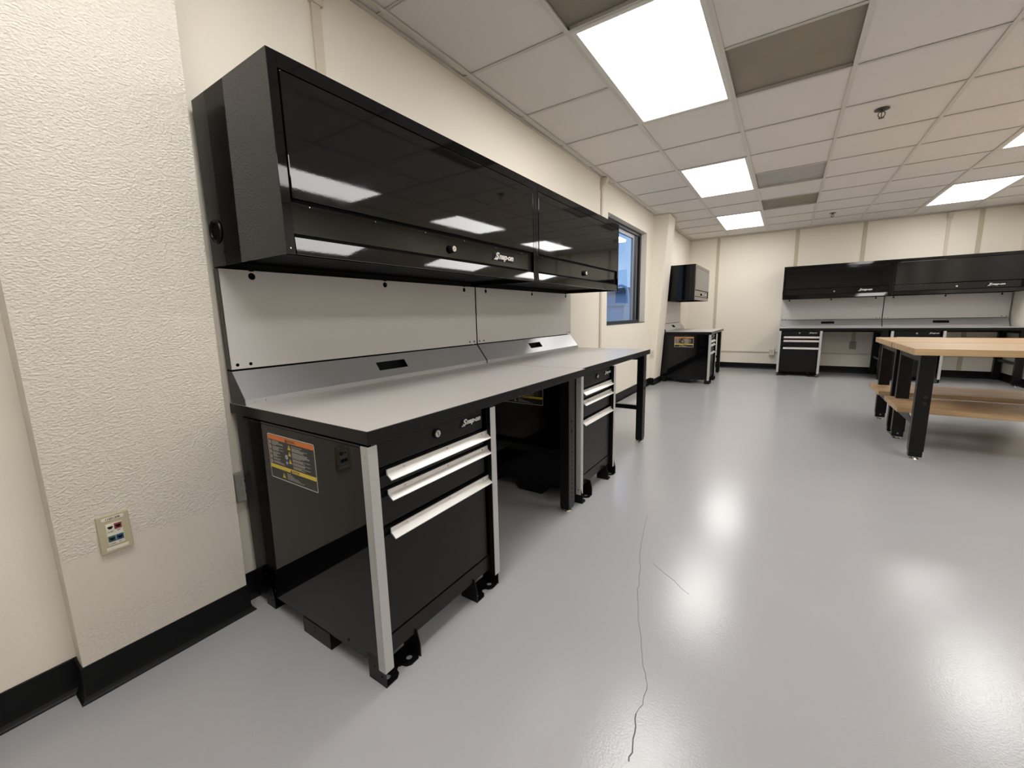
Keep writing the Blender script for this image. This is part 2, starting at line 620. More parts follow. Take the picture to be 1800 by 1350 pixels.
# tees
for c in range(1, 8):
    q = MB()
    x = xs[c]
    q.box(x - 0.012, x + 0.012, YF, YB, HC - 0.001, HC + 0.002, 'tee')
    q.box(x - 0.0015, x + 0.0015, YF, YB, HC, HC + 0.035, 'tee')
    q.build('main_runner', ceil)
for j in range(1, 20):
    for c in range(8):
        k = rowk[j]
        if LIGHT.get((c, k)) == 2:
            continue
        q = MB()
        y = ys[j]
        xa, xb = xs[c] + (0.012 if c else 0), xs[c + 1] - (0.012 if c < 7 else 0)
        q.box(xa, xb, y - 0.010, y + 0.010, HC, HC + 0.003, 'tee')
        q.box(xa, xb, y - 0.0015, y + 0.0015, HC, HC + 0.03, 'tee')
        q.build('cross_tee', ceil)
# wall angle
q = MB()
q.box(0, 0.022, YF, YB, HC - 0.002, HC + 0.001, 'tee')
q.box(XR - 0.022, XR, YF, YB, HC - 0.002, HC + 0.001, 'tee')
q.box(0, XR, YB - 0.022, YB, HC - 0.002, HC + 0.001, 'tee')
q.box(0, XR, YF, YF + 0.022, HC - 0.002, HC + 0.001, 'tee')
q.box(0.022, 0.222, 5.600, 5.620, HC - 0.002, HC + 0.001, 'tee')
q.box(0.207, 0.230, 5.600, 6.022, HC - 0.002, HC + 0.001, 'tee')
q.build('wall_angle', ceil)

# lights
LLAB = {(2, -2): 'large bright ceiling light panel nearest the camera', (2, 2): 'square-looking bright light panel in the middle of the near row',
        (2, 6): 'small bright light panel nearest the far left corner', (6, 6): 'bright light panel above the far right cabinets',
        (6, 2): 'bright light panel cut by the right picture edge', (6, -2): 'light panel out of frame to the right of the camera',
        (2, -6): 'light panel overhead behind the camera on the left', (6, -6): 'light panel overhead behind the camera on the right'}
for (c, k), lab in LLAB.items():
    x0, x1_ = xs[c], xs[c + 1]
    y0 = R0 + RS * k
    y1_ = y0 + 2 * RS
    cx_, cy_ = (x0 + x1_) / 2, (y0 + y1_) / 2
    L = thing('ceiling_light', lab, 'ceiling light', (cx_, cy_, HC), 0, 'ceiling light panels')
    hx, hy = (x1_ - x0) / 2 - 0.012, (y1_ - y0) / 2 - 0.010
    q = MB()
    w_ = 0.024
    for bx in [(-hx, hx, -hy, -hy + w_), (-hx, hx, hy - w_, hy), (-hx, -hx + w_, -hy + w_, hy - w_), (hx - w_, hx, -hy + w_, hy - w_)]:
        q.box(*bx, 0.0, 0.012, 'lamp_frame')
    q.build('frame', L)
    q = MB()
    q.box(-hx + w_, hx - w_, -hy + w_, hy - w_, 0.004, 0.007, 'lamp')
    q.build('diffuser', L)
    q = MB()
    q.box(-hx, hx, -hy, hy, 0.013, 0.07, 'lamp_frame')
    q.build('housing', L)

# sprinklers
for (x, y, lab) in [(2.13, 3.42, 'bronze sprinkler head on the ceiling, the nearer of two'), (2.12, 7.15, 'bronze sprinkler head on the ceiling near the far wall')]:
    S = thing('sprinkler', lab, 'sprinkler', (x, y, HC + 0.006), 0, 'ceiling sprinklers')
    q = MB()
    q.cyl((0, 0, -0.006), 'z', 0.043, 0.006, 'bronze', 28, 0.036)
    q.cyl((0, 0, -0.010), 'z', 0.018, 0.005, 'bronze', 20)
    q.build('escutcheon', S)
    q = MB()
    q.cyl((0, 0, -0.022), 'z', 0.009, 0.012, 'bronze', 12)
    for sgn in (-1, 1):
        pts = [(0.009, -0.018), (0.018, -0.028), (0.019, -0.040), (0.012, -0.052), (0.002, -0.058)]
        for a, b2 in zip(pts[:-1], pts[1:]):
            A, B2 = Vector((sgn * a[0], 0, a[1])), Vector((sgn * b2[0], 0, b2[1]))
            q.cyl(A, B2 - A, 0.003, (B2 - A).length, 'bronze', 8)
    q.cyl((0, 0, -0.056), 'z', 0.003, 0.036, 'bronze', 8)
    q.build('frame', S)
    q = MB()
    q.cyl((0, 0, -0.060), 'z', 0.017, 0.002, 'bronze', 16)
    q.build('deflector', S)

# window
win = D.objects.new('window_1', None)
COL.objects.link(win)
tag(win, 'dark framed window looking out to blue sky', kind='structure')
q = MB()
q.box(-0.125, -0.075, WY0, WY1, WZ0, WZ0 + 0.035, 'winframe', .002)
q.box(-0.125, -0.075, WY0, WY1, WZ1 - 0.05, WZ1, 'winframe', .002)
q.box(-0.125, -0.075, WY0, WY0 + 0.06, WZ0 + .035, WZ1 - .05, 'winframe', .002)
q.box(-0.125, -0.075, WY1 - 0.06, WY1, WZ0 + .035, WZ1 - .05, 'winframe', .002)
q.box(-0.118, -0.095, WY1 - 0.24, WY1 - 0.06, WZ0 + .035, WZ1 - .05, 'winframe', .002)
q.box(-0.132, -0.090, WY1 - 0.150, WY1 - 0.135, WZ0 + .035, WZ1 - .05, 'winlight')
q.build('window_frame', win)
q = MB()
q.box(-0.128, -0.098, WY1 - 0.285, WY1 - 0.24, WZ0 + .035, WZ1 - .05, 'winlight', .002)
q.box(-0.128, -0.098, WY0 + 0.06, WY1 - 0.285, WZ1 - .095, WZ1 - .05, 'winlight', .002)
q.build('sash', win)
q = MB()
q.box(-0.112, -0.108, WY0 + 0.06, WY1 - 0.26, WZ0 + .03, WZ1 - .08, 'glass')
q.build('pane', win)
q = MB()
q.box(-0.13, 0.004, WY0, WY1, WZ0 - 0.004, WZ0 + 0.002, 'winframe')
q.build('sill', win)

# outside
eg = simple('ground_outside', [(-40, -0.3, -5, 60, -0.25, -0.15)], 'ext_ground')
tag(eg, 'pale ground seen through the window', kind='structure')
B_ = thing('outbuilding', 'pale flat roofed building seen low through the window', 'building', (-6.5, 22, -0.15))
simple('wall', [(-4.2, 2.2, -2, 2, 0, 2.25)], 'ext_wall', B_)
simple('roof', [(-4.4, 2.0, -2.3, 2.2, 2.25, 2.5)], 'ext_roof', B_)
simple('doorway', [(-1.2, 0.2, -2.03, -2.0, 0, 2.0)], 'winlight', B_)
E_ = thing('utility_cabinet', 'pale utility cabinet standing outside the window', 'cabinet', (-2.15, 10.0, -0.15))
simple('body', [(-0.38, 0.38, -0.3, 0.3, 0, 1.42)], 'ext_box', E_, .01)
simple('lid', [(-0.41, 0.41, -0.33, 0.33, 1.42, 1.47)], 'ext_box', E_, .01)
simple('door', [(-0.33, 0.33, -0.315, -0.3, 0.1, 1.34)], 'ext_wall', E_, .004)
P_ = thing('lamp_post', 'thin white post with a curved arm outside the window', 'post', (-2.9, 13.4, -0.15))
q = MB()
q.cyl((0, 0, 0), 'z', 0.05, 2.0, 'ext_wall', 12)
q.build('pole', P_)
q = MB()
pts = [Vector((0, 0, 2.0)), Vector((-0.06, 0, 2.12)), Vector((-0.22, 0, 2.18)), Vector((-0.45, 0, 2.14))]
for a, b2 in zip(pts[:-1], pts[1:]):
    q.cyl(a, b2 - a, 0.04, (b2 - a).length, 'ext_wall', 10)
q.build('arm', P_)


# ------------------------------------------------------------------ workshop furniture
# local frame of a bay: x = along the bench, y = -depth from the wall, z up
def Lb(b, u0, u1, d0, d1, z0, z1, m, bev=0.0):
    b.box(u0, u1, -d1, -d0, z0, z1, m, bev)


def circle(cx_, cy_, r, n=14):
    return [(cx_ + r * math.cos(2 * math.pi * i / n), cy_ + r * math.sin(2 * math.pi * i / n)) for i in range(n)]


def rect(a0, a1, b0, b1):
    return [(a0, b0), (a1, b0), (a1, b1), (a0, b1)]


def rrect(a0, a1, b0, b1, r, n=4):
    pts = []
    for cx_, cy_, s0 in [(a1 - r, b0 + r, -90), (a1 - r, b1 - r, 0), (a0 + r, b1 - r, 90), (a0 + r, b0 + r, 180)]:
        for i in range(n + 1):
            t = math.radians(s0 + 90 * i / n)
            pts.append((cx_ + r * math.cos(t), cy_ + r * math.sin(t)))
    return pts


def logo(name, parent, u0, u1, d, z, size_z, m='alu', back=True):
    """raised italic wordmark on a dark plate, facing out of the wall"""
    b = MB()
    W = u1 - u0
    h = size_z
    fn = lambda u, t, e: (u, -(d + e), t)
    cur = u0 + 0.10 * W

    def put(txt, uc, zc, size, xs, off):
        b.text(txt, size, lambda p: (uc + p[0], -(d + 0.0012 + max(p[2], 0)), zc + p[1]), m, shear=0.28, offset=off, depth=0.0012, xs=xs)
    put('S', u0 + 0.13 * W, z + h * 0.02, h * 1.42, 1.30, h * 0.055)
    put('nap', u0 + 0.44 * W, z + h * 0.04, h * 1.25, W / h * 0.225, h * 0.05)
    put('-', u0 + 0.665 * W, z + h * 0.04, h * 1.2, 1.2, h * 0.04)
    put('on', u0 + 0.835 * W, z + h * 0.04, h * 1.25, W / h * 0.225, h * 0.05)
    # the foot of the S runs out to the left
    b.prism([(u0 - 0.02 * W, z - h * 0.56), (u0 + 0.15 * W, z - h * 0.56), (u0 + 0.19 * W, z - h * 0.36), (u0 + 0.02 * W, z - h * 0.36)], 'y', -(d + 0.0024), -(d + 0.0004), m)
    if back:
        b.prism([(u0 - 0.12 * W, z - h * 0.72), (u1 - 0.02 * W, z - h * 0.72), (u1 + 0.07 * W, z + h * 0.72), (u0 - 0.02 * W, z + h * 0.72)], 'y', -(d + 0.0008), -(d - 0.0004), 'matteblack')
    return b.build(name, parent)


def lock(parent, u, d, z, proud=0.006):
    b = MB()
    b.cyl((u, -(d - 0.001), z), (0, -1, 0), 0.0165, proud, 'matteblack', 20)
    o = b.build('lock', parent)
    b = MB()
    b.cyl((u, -(d + proud - 0.002), z), (0, -1, 0), 0.0125, 0.004, 'chrome', 20, 0.0115)
    b.torus((u, -(d + proud + 0.002), z), 'y', 0.0065, 0.0012, 'chrome', 16, 6)
    b.box(u - 0.001, u + 0.001, -(d + proud + 0.0026), -(d + proud), z - 0.004, z + 0.004, 'matteblack')
    b.build('key_face', o)
    return o


def warning_label(parent, d0, d1, z0, z1, x):
    """flat printed sticker on the side that faces -u; s runs along depth, t upward"""
    b = MB()
    W, H = d1 - d0, z1 - z0
    def quad(s0, s1, t0, t1, lev, m):
        X = x - 0.0004 - lev * 0.00012
        b.face([(X, -(d0 + s0 * W), z0 + t0 * H), (X, -(d0 + s0 * W), z0 + t1 * H), (X, -(d0 + s1 * W), z0 + t1 * H), (X, -(d0 + s1 * W), z0 + t0 * H)][::-1], m)
    def poly(pts, lev, m):
        X = x - 0.0004 - lev * 0.00012
        b.face([(X, -(d0 + s_ * W), z0 + t_ * H) for s_, t_ in pts], m)
    rr = [(p[0] / W, p[1] / H) for p in rrect(0, W, 0, H, 0.006)]
    poly(rr, 0, 'lblwhite')
    rr = [(p[0] / W, p[1] / H) for p in rrect(0.0026, W - 0.0026, 0.0026, H - 0.0026, 0.004)]
    poly(rr, 1, 'lblblack')
    quad(0.014, 0.986, 0.875, 0.975, 2, 'orange')
    quad(0.014, 0.986, 0.235, 0.320, 2, 'yellow')
    def txt(s_, sc, tc_, size, m):
        b.text(s_, size, lambda p: (x - 0.0004 - 3 * 0.00012, -(d0 + sc * W + p[0]), z0 + tc_ * H + p[1]), m, offset=size * 0.03)
    txt('WARNING', 0.505, 0.918, 0.0125, 'lblblack')
    txt('CAUTION', 0.56, 0.272, 0.0105, 'lblblack')
    def tri(sc, tc_, h, m):
        w2 = h * H * 0.58 / W
        poly([(sc - w2, tc_ - h / 2), (sc, tc_ + h / 2), (sc + w2, tc_ - h / 2)], 3, m)
        k = 0.35
        poly([(sc - w2 * 0.1, tc_ - h * 0.30), (sc - w2 * 0.14, tc_ + h * 0.15), (sc + w2 * 0.14, tc_ + h * 0.15), (sc + w2 * 0.1, tc_ - h * 0.30)], 4, 'lblblack')
    tri(0.425, 0.918, 0.075, 'lblblack')
    tri(0.47, 0.272, 0.065, 'lblblack')
    def disc(sc, tc_, r, m, lev=3):
        poly([(sc + p[0] / W, tc_ + p[1] / H) for p in circle(0, 0, r, 14)], lev, m)
    rnd = random.Random(3)
    for i in range(5):
        tcc = 0.81 - i * 0.108
        disc(0.048, tcc, 0.0068, 'pink')
        disc(0.048, tcc, 0.0048, 'lblblack', 4)
        disc(0.048, tcc, 0.0026, 'lblwhite', 5)
        poly([(0.028, tcc + 0.035), (0.034, tcc + 0.042), (0.068, tcc - 0.035), (0.062, tcc - 0.042)], 6, 'pink')
    for tcc, mm in ((0.79, 'yellow'), (0.655, 'yellow'), (0.49, 'yellow')):
        tri(0.475, tcc, 0.105, mm)
    disc(0.40, 0.56, 0.0078, 'lblwhite')
    poly([(0.385, 0.54), (0.40, 0.60), (0.415, 0.54)], 4, 'blue')
    disc(0.40, 0.435, 0.0078, 'blue')
    disc(0.40, 0.435, 0.0035, 'lblwhite', 4)
    tri(0.30, 0.125, 0.11, 'yellow')
    # rows of small print
    t_ = 0.845
    while t_ > 0.345:
        L = rnd.choice([0.10, 0.16, 0.21, 0.24, 0.25, 0.14])
        if not (0.38 < t_ < 0.62 and L > 0.2):
            quad(0.09, 0.09 + L, t_, t_ + 0.0075, 2, 'lblwhite')
        else:
            quad(0.09, 0.26, t_, t_ + 0.0075, 2, 'lblwhite')
        t_ -= 0.0205 if rnd.random() < 0.8 else 0.04
    t_ = 0.82
    while t_ > 0.345:
        L = rnd.choice([0.18, 0.22, 0.26, 0.32, 0.36, 0.25])
        quad(0.525, 0.525 + L, t_, t_ + 0.0075, 2, 'lblwhite')
        t_ -= 0.0205 if rnd.random() < 0.8 else 0.036
    for i, L in enumerate([0.09, 0.12, 0.16, 0.24, 0.28, 0.36]):
        quad(0.37, 0.37 + L, 0.19 - i * 0.025, 0.1975 - i * 0.025, 2, 'lblwhite')
    return b.build('warning_label', parent, fix=False)


def handle_mesh(u0, u1, z, d):
    """angled aluminium pull, z = top of its flange"""
    b = MB()
    prof = [(-(d), z), (-(d + 0.0035), z + 0.0005), (-(d + 0.0038), z - 0.0125), (-(d + 0.022), z - 0.0265), (-(d + 0.0212), z - 0.0290), (-(d + 0.001), z - 0.0165), (-d, z - 0.0165)]
    b.prism(prof, 'x', u0, u1, 'alu')
    for k in (0.13, 0.52, 0.91):
        b.cyl((u0 + (u1 - u0) * k, -(d + 0.0035), z - 0.007), (0, -1, 0), 0.0036, 0.0022, 'chrome', 10, 0.003)
    return b


def drawer_cabinet(loc, rz, label, D_=0.784, W=0.574, group='drawer cabinets under the benches'):
    T = thing('drawer_cabinet', label, 'drawer cabinet', loc, rz, group)
    f0 = D_ - 0.022            # face plane
    # body
    b = MB()
    Lb(b, 0.003, W - 0.003, 0.09, f0 - 0.014, 0.092, 0.736, 'black')
    for u in (0.003, W - 0.006):
        b.prism([(-(0.150), 0.092), (-(0.155), 0.058), (-(0.690), 0.058), (-(0.710), 0.092)], 'x', u, u + 0.003, 'black')
    Lb(b, 0.02, W - 0.02, 0.15, 0.70, 0.075, 0.092, 'matteblack')
    # side stiles of the front, inner dark jamb at right
    Lb(b, 0.012, 0.036, f0 - 0.014, f0, 0.078, 0.736, 'black')
    Lb(b, W - 0.036, W - 0.012, f0 - 0.014, f0, 0.078, 0.736, 'black')
    # seam below the top edge of the side
    b.build('body', T)
    b = MB()
    Lb(b, 0.0022, 0.003, 0.095, f0 - 0.02, 0.7285, 0.7300, 'matteblack')
    b.build('side_seam', T)
    for (d, z) in ((0.17, 0.085), (0.61, 0.085), (0.665, 0.700), (0.115, 0.135)):
        b = MB()
        b.cyl((0.0022, -d, z), 'x', 0.0045, 0.001, 'matteblack', 10)
        b.build('side_hole', T)
    # header
    b = MB()
    Lb(b, 0.038, W - 0.056, f0 - 0.014, f0, 0.661, 0.735, 'satin', .0015)
    hd = b.build('header_panel', T)
    lock(T, 0.279, f0, 0.701)
    logo('emblem', T, 0.403, 0.508, f0, 0.7035, 0.020)
    # drawers
    for k, (z0, z1) in enumerate([(0.598, 0.632), (0.486, 0.570), (0.144, 0.452)]):
        b = MB()
        Lb(b, 0.038, W - 0.050, f0 - 0.014, f0, z0, z1, 'satin', .0015)
        dr = b.build('drawer', T)
        handle_mesh(0.071, W - 0.023, [0.647, 0.587, 0.470][k], f0).build('handle', dr)
        b = MB()
        Lb(b, 0.040, W - 0.052, f0 - 0.013, f0 - 0.010, z1, z1 + 0.018, 'matteblack')
        b.build('top_gap', dr)
    b = MB()
    Lb(b, 0.036, W - 0.036, f0 - 0.014, f0 - 0.001, 0.078, 0.137, 'satin', .0015)
    b.build('kick_panel', T)
    # aluminium corner trims
    for s_ in (0, 1):
        b = MB()
        u0, u1 = (0, 0.031) if not s_ else (W - 0.031, W)
        Lb(b, u0, u1, D_ - 0.003, D_, 0.052, 0.735, 'trimalu', .0008)
        if not s_:
            Lb(b, 0, 0.003, D_ - 0.030, D_ - 0.003, 0.052, 0.735, 'trimalu')
            Lb(b, 0.028, 0.031, D_ - 0.022, D_ - 0.003, 0.052, 0.735, 'trimalu')
        else:
            Lb(b, W - 0.003, W, D_ - 0.030, D_ - 0.003, 0.052, 0.735, 'trimalu')
            Lb(b, W - 0.031, W - 0.028, D_ - 0.022, D_ - 0.003, 0.052, 0.735, 'matteblack')
        for z in (0.705, 0.082):
            if not s_:
                b.cyl((-0.0008, -(D_ - 0.015), z), 'x', 0.0035, 0.002, 'chrome', 8)
        b.build('corner_trim', T)
    # floor brackets
    def ubracket(u0, u1, d0, d1, front):
        b = MB()
        for u in (u0, u1 - 0.003):
            b.prism([(-d0, 0), (-d1, 0), (-(d1 + 0.0), 0.045), (-(d1 - 0.012), 0.092), (-d0, 0.092)], 'x', u, u + 0.003, 'satin')
        cu = (u0 + u1) / 2
        if front:
            outer = [(u0, d0), (u1, d0), (u1, d1 - 0.012), (u1 - 0.012, d1), (cu + 0.028, d1), (cu + 0.014, d1 - 0.010), (cu + 0.010, d1 - 0.024),
                     (cu, d1 - 0.030), (cu - 0.010, d1 - 0.024), (cu - 0.014, d1 - 0.010), (cu - 0.028, d1), (u0, d1)]
            holes = [circle(u0 + 0.026, d1 - 0.028, 0.010), circle(u1 - 0.026, d1 - 0.028, 0.010)]
        else:
            outer = rect(u0, u1, d0, d1)
            holes = []
        b.plate(outer, holes, lambda p: (p[0], -p[1], 0.0035), 'satin', 0.003, (0, 0, 1))
        for u in (u0 - 0.0006, u1 - 0.0001):
            for (dd, z) in ((d1 - 0.018, 0.03), (d1 - 0.018, 0.05), (d0 + 0.03, 0.05)):
                b.cyl((u, -dd, z), 'x', 0.004, 0.0008, 'matteblack', 8)
        b.build('floor_bracket', T)
    ubracket(0.004, 0.142, 0.700, 0.778, True)
    ubracket(W - 0.142, W - 0.004, 0.700, 0.778, True)
    ubracket(0.004, 0.142, 0.092, 0.152, False)
    ubracket(W - 0.142, W - 0.004, 0.092, 0.152, False)
    b = MB()
    Lb(b, 0.008, W - 0.008, 0.350, 0.353, 0, 0.080, 'satin')
    Lb(b, 0.008, W - 0.008, 0.507, 0.510, 0, 0.080, 'satin')
    Lb(b, 0.001, 0.003, 0.350, 0.510, 0, 0.0575, 'satin')
    Lb(b, 0.001, 0.008, 0.507, 0.510, 0, 0.0575, 'satin')
    Lb(b, 0.001, 0.008, 0.350, 0.353, 0, 0.0575, 'satin')
    Lb(b, W - 0.011, W - 0.008, 0.350, 0.510, 0, 0.080, 'satin')
    Lb(b, 0.008, W - 0.008, 0.350, 0.510, 0, 0.003, 'satin')
    for z in (0.03, 0.045):
        b.cyl((0.0004, -0.42, z), 'x', 0.003, 0.0008, 'matteblack', 8)
    b.build('skid', T)
    warning_label(T, 0.253, 0.527, 0.549, 0.703, 0.003)
    return T


def bench_leg(parent, u0, d0, d1, face=1, w_=0.075):
    """upper sleeve and adjustable lower leg with a row of slots on its front"""
    b = MB()
    Lb(b, u0, u0 + w_, d0, d1, 0.030, 0.741, 'satin', .003)
    Lb(b, u0 + 0.003, u0 + w_ - 0.003, d0 + 0.003, d1 - 0.003, 0.016, 0.030, 'satin', .003)
    lg = b.build('leg', parent)
    b = MB()
    z = 0.075
    while z < 0.54:
        Lb(b, u0 + w_ * 0.5 - 0.003, u0 + w_ * 0.5 + 0.003, d1 - 0.004, d1 + 0.0006, z, z + 0.012, 'matteblack')
        z += 0.026
    b.build('adjustment_slots', lg)['kind'] = 'stuff'
    for z in (0.462, 0.514):
        b = MB()
        b.cyl((u0 + w_ * 0.5, -(d1), z), (0, -1, 0), 0.011, 0.006, 'satin', 12, 0.006)
        b.build('bolt', lg)
    b = MB()
    b.cyl((u0 + w_ * 0.5, -(d0 + d1) / 2, 0), 'z', 0.024, 0.006, 'chrome', 18, 0.020)
    b.cyl((u0 + w_ * 0.5, -(d0 + d1) / 2, 0.006), 'z', 0.007, 0.012, 'chrome', 10)
    b.build('levelling_foot', lg)
    return lg


def bench(loc, rz, W, D_, label, inset=0.080):
    T = thing('workbench', label, 'workbench', loc, rz, 'grey topped workbenches')
    b = MB()
    Lb(b, 0.0005, W - 0.0005, 0.006, D_, 0.7415, 0.7785, 'satin', .0015)
    tp = b.build('tabletop', T)
    b = MB()
    Lb(b, 0.0015, W - 0.0015, 0.007, D_ - 0.0015, 0.7785, 0.7795, 'laminate')
    b.build('surface', tp)
    bench_leg(T, 0.005, 0.030, 0.088)
    bench_leg(T, W - 0.080, 0.030, 0.088)
    bench_leg(T, W - inset, D_ - 0.080, D_ - 0.026)
    b = MB()
    Lb(b, W - 0.060, W - 0.035, 0.088, D_ - 0.080, 0.276, 0.312, 'satin', .002)
    b.build('stretcher', T)
    b = MB()
    Lb(b, W - 0.060, W - 0.035, 0.088, D_ - 0.075, 0.695, 0.741, 'satin', .002)
    b.build('end_rail', T)
    b = MB()
    Lb(b, 0.080, W - 0.080, 0.045, 0.070, 0.690, 0.741, 'satin', .002)
    b.build('back_rail', T)
    return T


def riser(loc, rz, W, label):
    T = thing('bench_riser', label, 'bench riser', loc, rz, 'grey back risers on the benches')
    u0, u1 = 0.003, W - 0.003
    # flat back panel with round holes
    d = 0.049
    b = MB()
    hs = [circle(W * q_, 1.232, 0.0125) for q_ in (0.078, 0.505, 0.925)]
    hs += [circle(u, 0.918, 0.0062, 10) for u in (0.026, 0.070, W - 0.070, W - 0.026)]
    b.plate(rect(u0, u1, 0.903, 1.252), hs, lambda p: (p[0], -d, p[1]), 'greypanel', 0.0015, (0, -1, 0))
    pn = b.build('back_panel', T)
    b = MB()
    Lb(b, u0, u0 + 0.0015, 0.018, d, 0.903, 1.252, 'shade_bolt_grey')  # end plates: same grey as the panel, darkened to stand for shade
    Lb(b, u1 - 0.0015, u1, 0.018, d, 0.903, 1.252, 'shade_bolt_grey')
    Lb(b, u0, u1, 0.016, 0.018, 0.785, 1.252, 'matteblack')
    for q_ in (0.078, 0.505, 0.925):
        Lb(b, W * q_ - 0.008, W * q_ + 0.008, d - 0.001, d + 0.0015, 1.249, 1.2545, 'matteblack')
    b.build('panel_sides', T)
    # sloping service box
    A = (0.049, 0.896)
    B2 = (0.122, 0.800)
    L = math.hypot(B2[0] - A[0], B2[1] - A[1])
    ex, ez = (B2[0] - A[0]) / L, (B2[1] - A[1]) / L
    nd, nz = -ez, ex
    fn = lambda p: (p[0], -(A[0] + ex * p[1]), A[1] + ez * p[1])
    b = MB()
    su = W * 0.492
    slot = rect(su - 0.088, su + 0.088, L * 0.30, L * 0.68)
    b.plate(rect(u0, u1, 0, L), [slot], fn, 'slope', 0.0015, (0, -nd, nz))
    b.prism([(-(0.018), 0.7795), (-(0.123), 0.7795), (-(0.123), 0.800), (-(0.0495), 0.8965), (-0.018, 0.8965)], 'x', u0, u0 + 0.0015, 'shade_bolt_grey')  # box ends darkened too, their shade is in the colour
    b.prism([(-(0.018), 0.7795), (-(0.123), 0.7795), (-(0.123), 0.800), (-(0.0495), 0.8965), (-0.018, 0.8965)], 'x', u1 - 0.0015, u1, 'shade_bolt_grey')
    Lb(b, u0, u1, 0.1215, 0.123, 0.7797, 0.800, 'slope')
    sl = b.build('service_box', T)
    for u in (0.035, 0.072, W - 0.072, W - 0.035):
        b = MB()
        b.cyl((u, -0.123, 0.789), (0, -1, 0), 0.0035, 0.002, 'chrome', 10, 0.0025)
        b.build('rivet', sl)
    b = MB()
    Lb(b, su - 0.10, su + 0.10, 0.019, 0.047, 0.80, 0.89, 'matteblack')
    b.build('socket_recess', sl)
    return T


def wall_cabinet(loc, rz, W, label, has_logo=True, seed=1):
    T = thing('wall_cabinet', label, 'wall cabinet', loc, rz, 'gloss black wall cabinets over the benches')
    z0, z1, D_ = 1.256, 1.777, 0.497
    b = MB()
    Lb(b, 0, 0.002, 0.028, D_, z0, z1, 'black')
    Lb(b, W - 0.002, W, 0.028, D_, z0, z1, 'black')
    Lb(b, 0.002, W - 0.002, 0.028, D_, z1 - 0.002, z1, 'black')
    Lb(b, 0.002, W - 0.002, 0.028, 0.030, z0, z1 - 0.002, 'black')
    Lb(b, 0.002, W - 0.002, 0.030, D_ - 0.002, z0 + 0.028, z0 + 0.030, 'matteblack')
    Lb(b, 0.002, W - 0.002, D_ - 0.030, D_ - 0.028, z0 + 0.001, z0 + 0.028, 'black')
    Lb(b, 0.002, W - 0.002, 0.028, 0.034, z0 - 0.003, z0 + 0.02, 'matteblack')
    b.build('carcass', T)
    # front frame
    b = MB()
    Lb(b, 0, 0.026, D_, D_ + 0.002, z0 - 0.001, z1, 'black', .0006)
    Lb(b, W - 0.026, W, D_, D_ + 0.002, z0 - 0.001, z1, 'black', .0006)
    Lb(b, 0.026, W - 0.026, D_, D_ + 0.002, z1 - 0.040, z1, 'black', .0006)
    Lb(b, 0.026, W - 0.026, D_ - 0.014, D_ - 0.012, 1.300, z1 - 0.04, 'matteblack')
    b.build('face_frame', T)
    b = MB()
    Lb(b, 0.030, W - 0.030, D_ - 0.008, D_ + 0.004, 1.409, 1.733, 'door', .0025)
    dr = b.build('door', T)
    b = MB()
    Lb(b, 0.030, W - 0.072, D_ - 0.012, D_ - 0.006, 1.314, 1.400, 'door', .001)
    b.build('lock_rail', T)
    b = MB()
    # bottom lip leans back a little at its top
    b.prism([(-(D_ - 0.004), 1.302), (-(D_ + 0.0002), 1.3035), (-(D_ + 0.0044), 1.257), (-(D_ - 0.002), 1.2565)], 'x', 0.028, W - 0.028, 'door')
    b.build('bottom_lip', T)
    for k in range(6):
        b = MB()
        u = 0.085 + k * (W - 0.22) / 5
        b.cyl((u, -(D_ - 0.006), 1.395), (0, -1, 0), 0.0024, 0.0012, 'chrome', 8, 0.002)
        b.build('rivet', T)
    b = MB()
    b.cyl((0.012, -(D_ + 0.002), 1.272), (0, -1, 0), 0.0024, 0.001, 'chrome', 8)
    b.build('rivet', T)
    lock(T, W * 0.503, D_ - 0.006, 1.350, 0.016)
    if has_logo:
        logo('emblem', T, W * 0.722, W * 0.722 + 0.165, D_ - 0.006, 1.356, 0.030)
    # cable grommet in the side
    b = MB()
    b.torus((-0.0015, -0.083, 1.367), 'x', 0.034, 0.0055, 'satin', 28, 8)
    b.cyl((-0.0006, -0.083, 1.367), 'x', 0.030, 0.0012, 'matteblack', 24)
    b.cyl((-0.0016, -0.120, 1.300), 'x', 0.003, 0.002, 'satin', 8)
    b.build('grommet', T, smooth=False)
    return T


HP = math.pi / 2
# --- left wall, near pair
bench((0, 0.0, 0), HP, 1.406, 0.788, 'grey-topped black workbench nearest the camera', inset=0.150)
bench((0, 1.4085, 0), HP, 1.366, 0.764, 'grey-topped black workbench ending in front of the window, its far leg free')
drawer_cabinet((0, 0.0, 0), HP, 'black three-drawer cabinet with large warning label, nearest the camera')
drawer_cabinet((0, 1.398, 0), HP, 'black three-drawer cabinet halfway along the near bench, beyond the knee space', D_=0.768, W=0.552)
riser((0, 0.0, 0), HP, 1.406, 'grey back panel and sloped box above the nearest bench top')
riser((0, 1.4085, 0), HP, 1.366, 'grey back panel and sloped box at the window end of the near bench')
wall_cabinet((0, 0.0, 0), HP, 1.389, 'large gloss black wall cabinet nearest the camera, with chrome lettering')
wall_cabinet((0, 1.390, 0), HP, 1.335, 'gloss black wall cabinet beside the window, without lettering', has_logo=False)
# --- left wall beyond the second column
bench((0, 6.035, 0), HP, 1.36, 0.770, 'grey-topped workbench in the far left corner behind the column')
drawer_cabinet((0, 6.035, 0), HP, 'black drawer cabinet in the far left corner, its labelled side facing the camera', D_=0.766)
riser((0, 6.035, 0), HP, 1.36, 'grey riser on the far left corner bench, behind the column')
wall_cabinet((0, 6.09, 0), HP, 1.28, 'small-looking black wall cabinet in the far left corner')
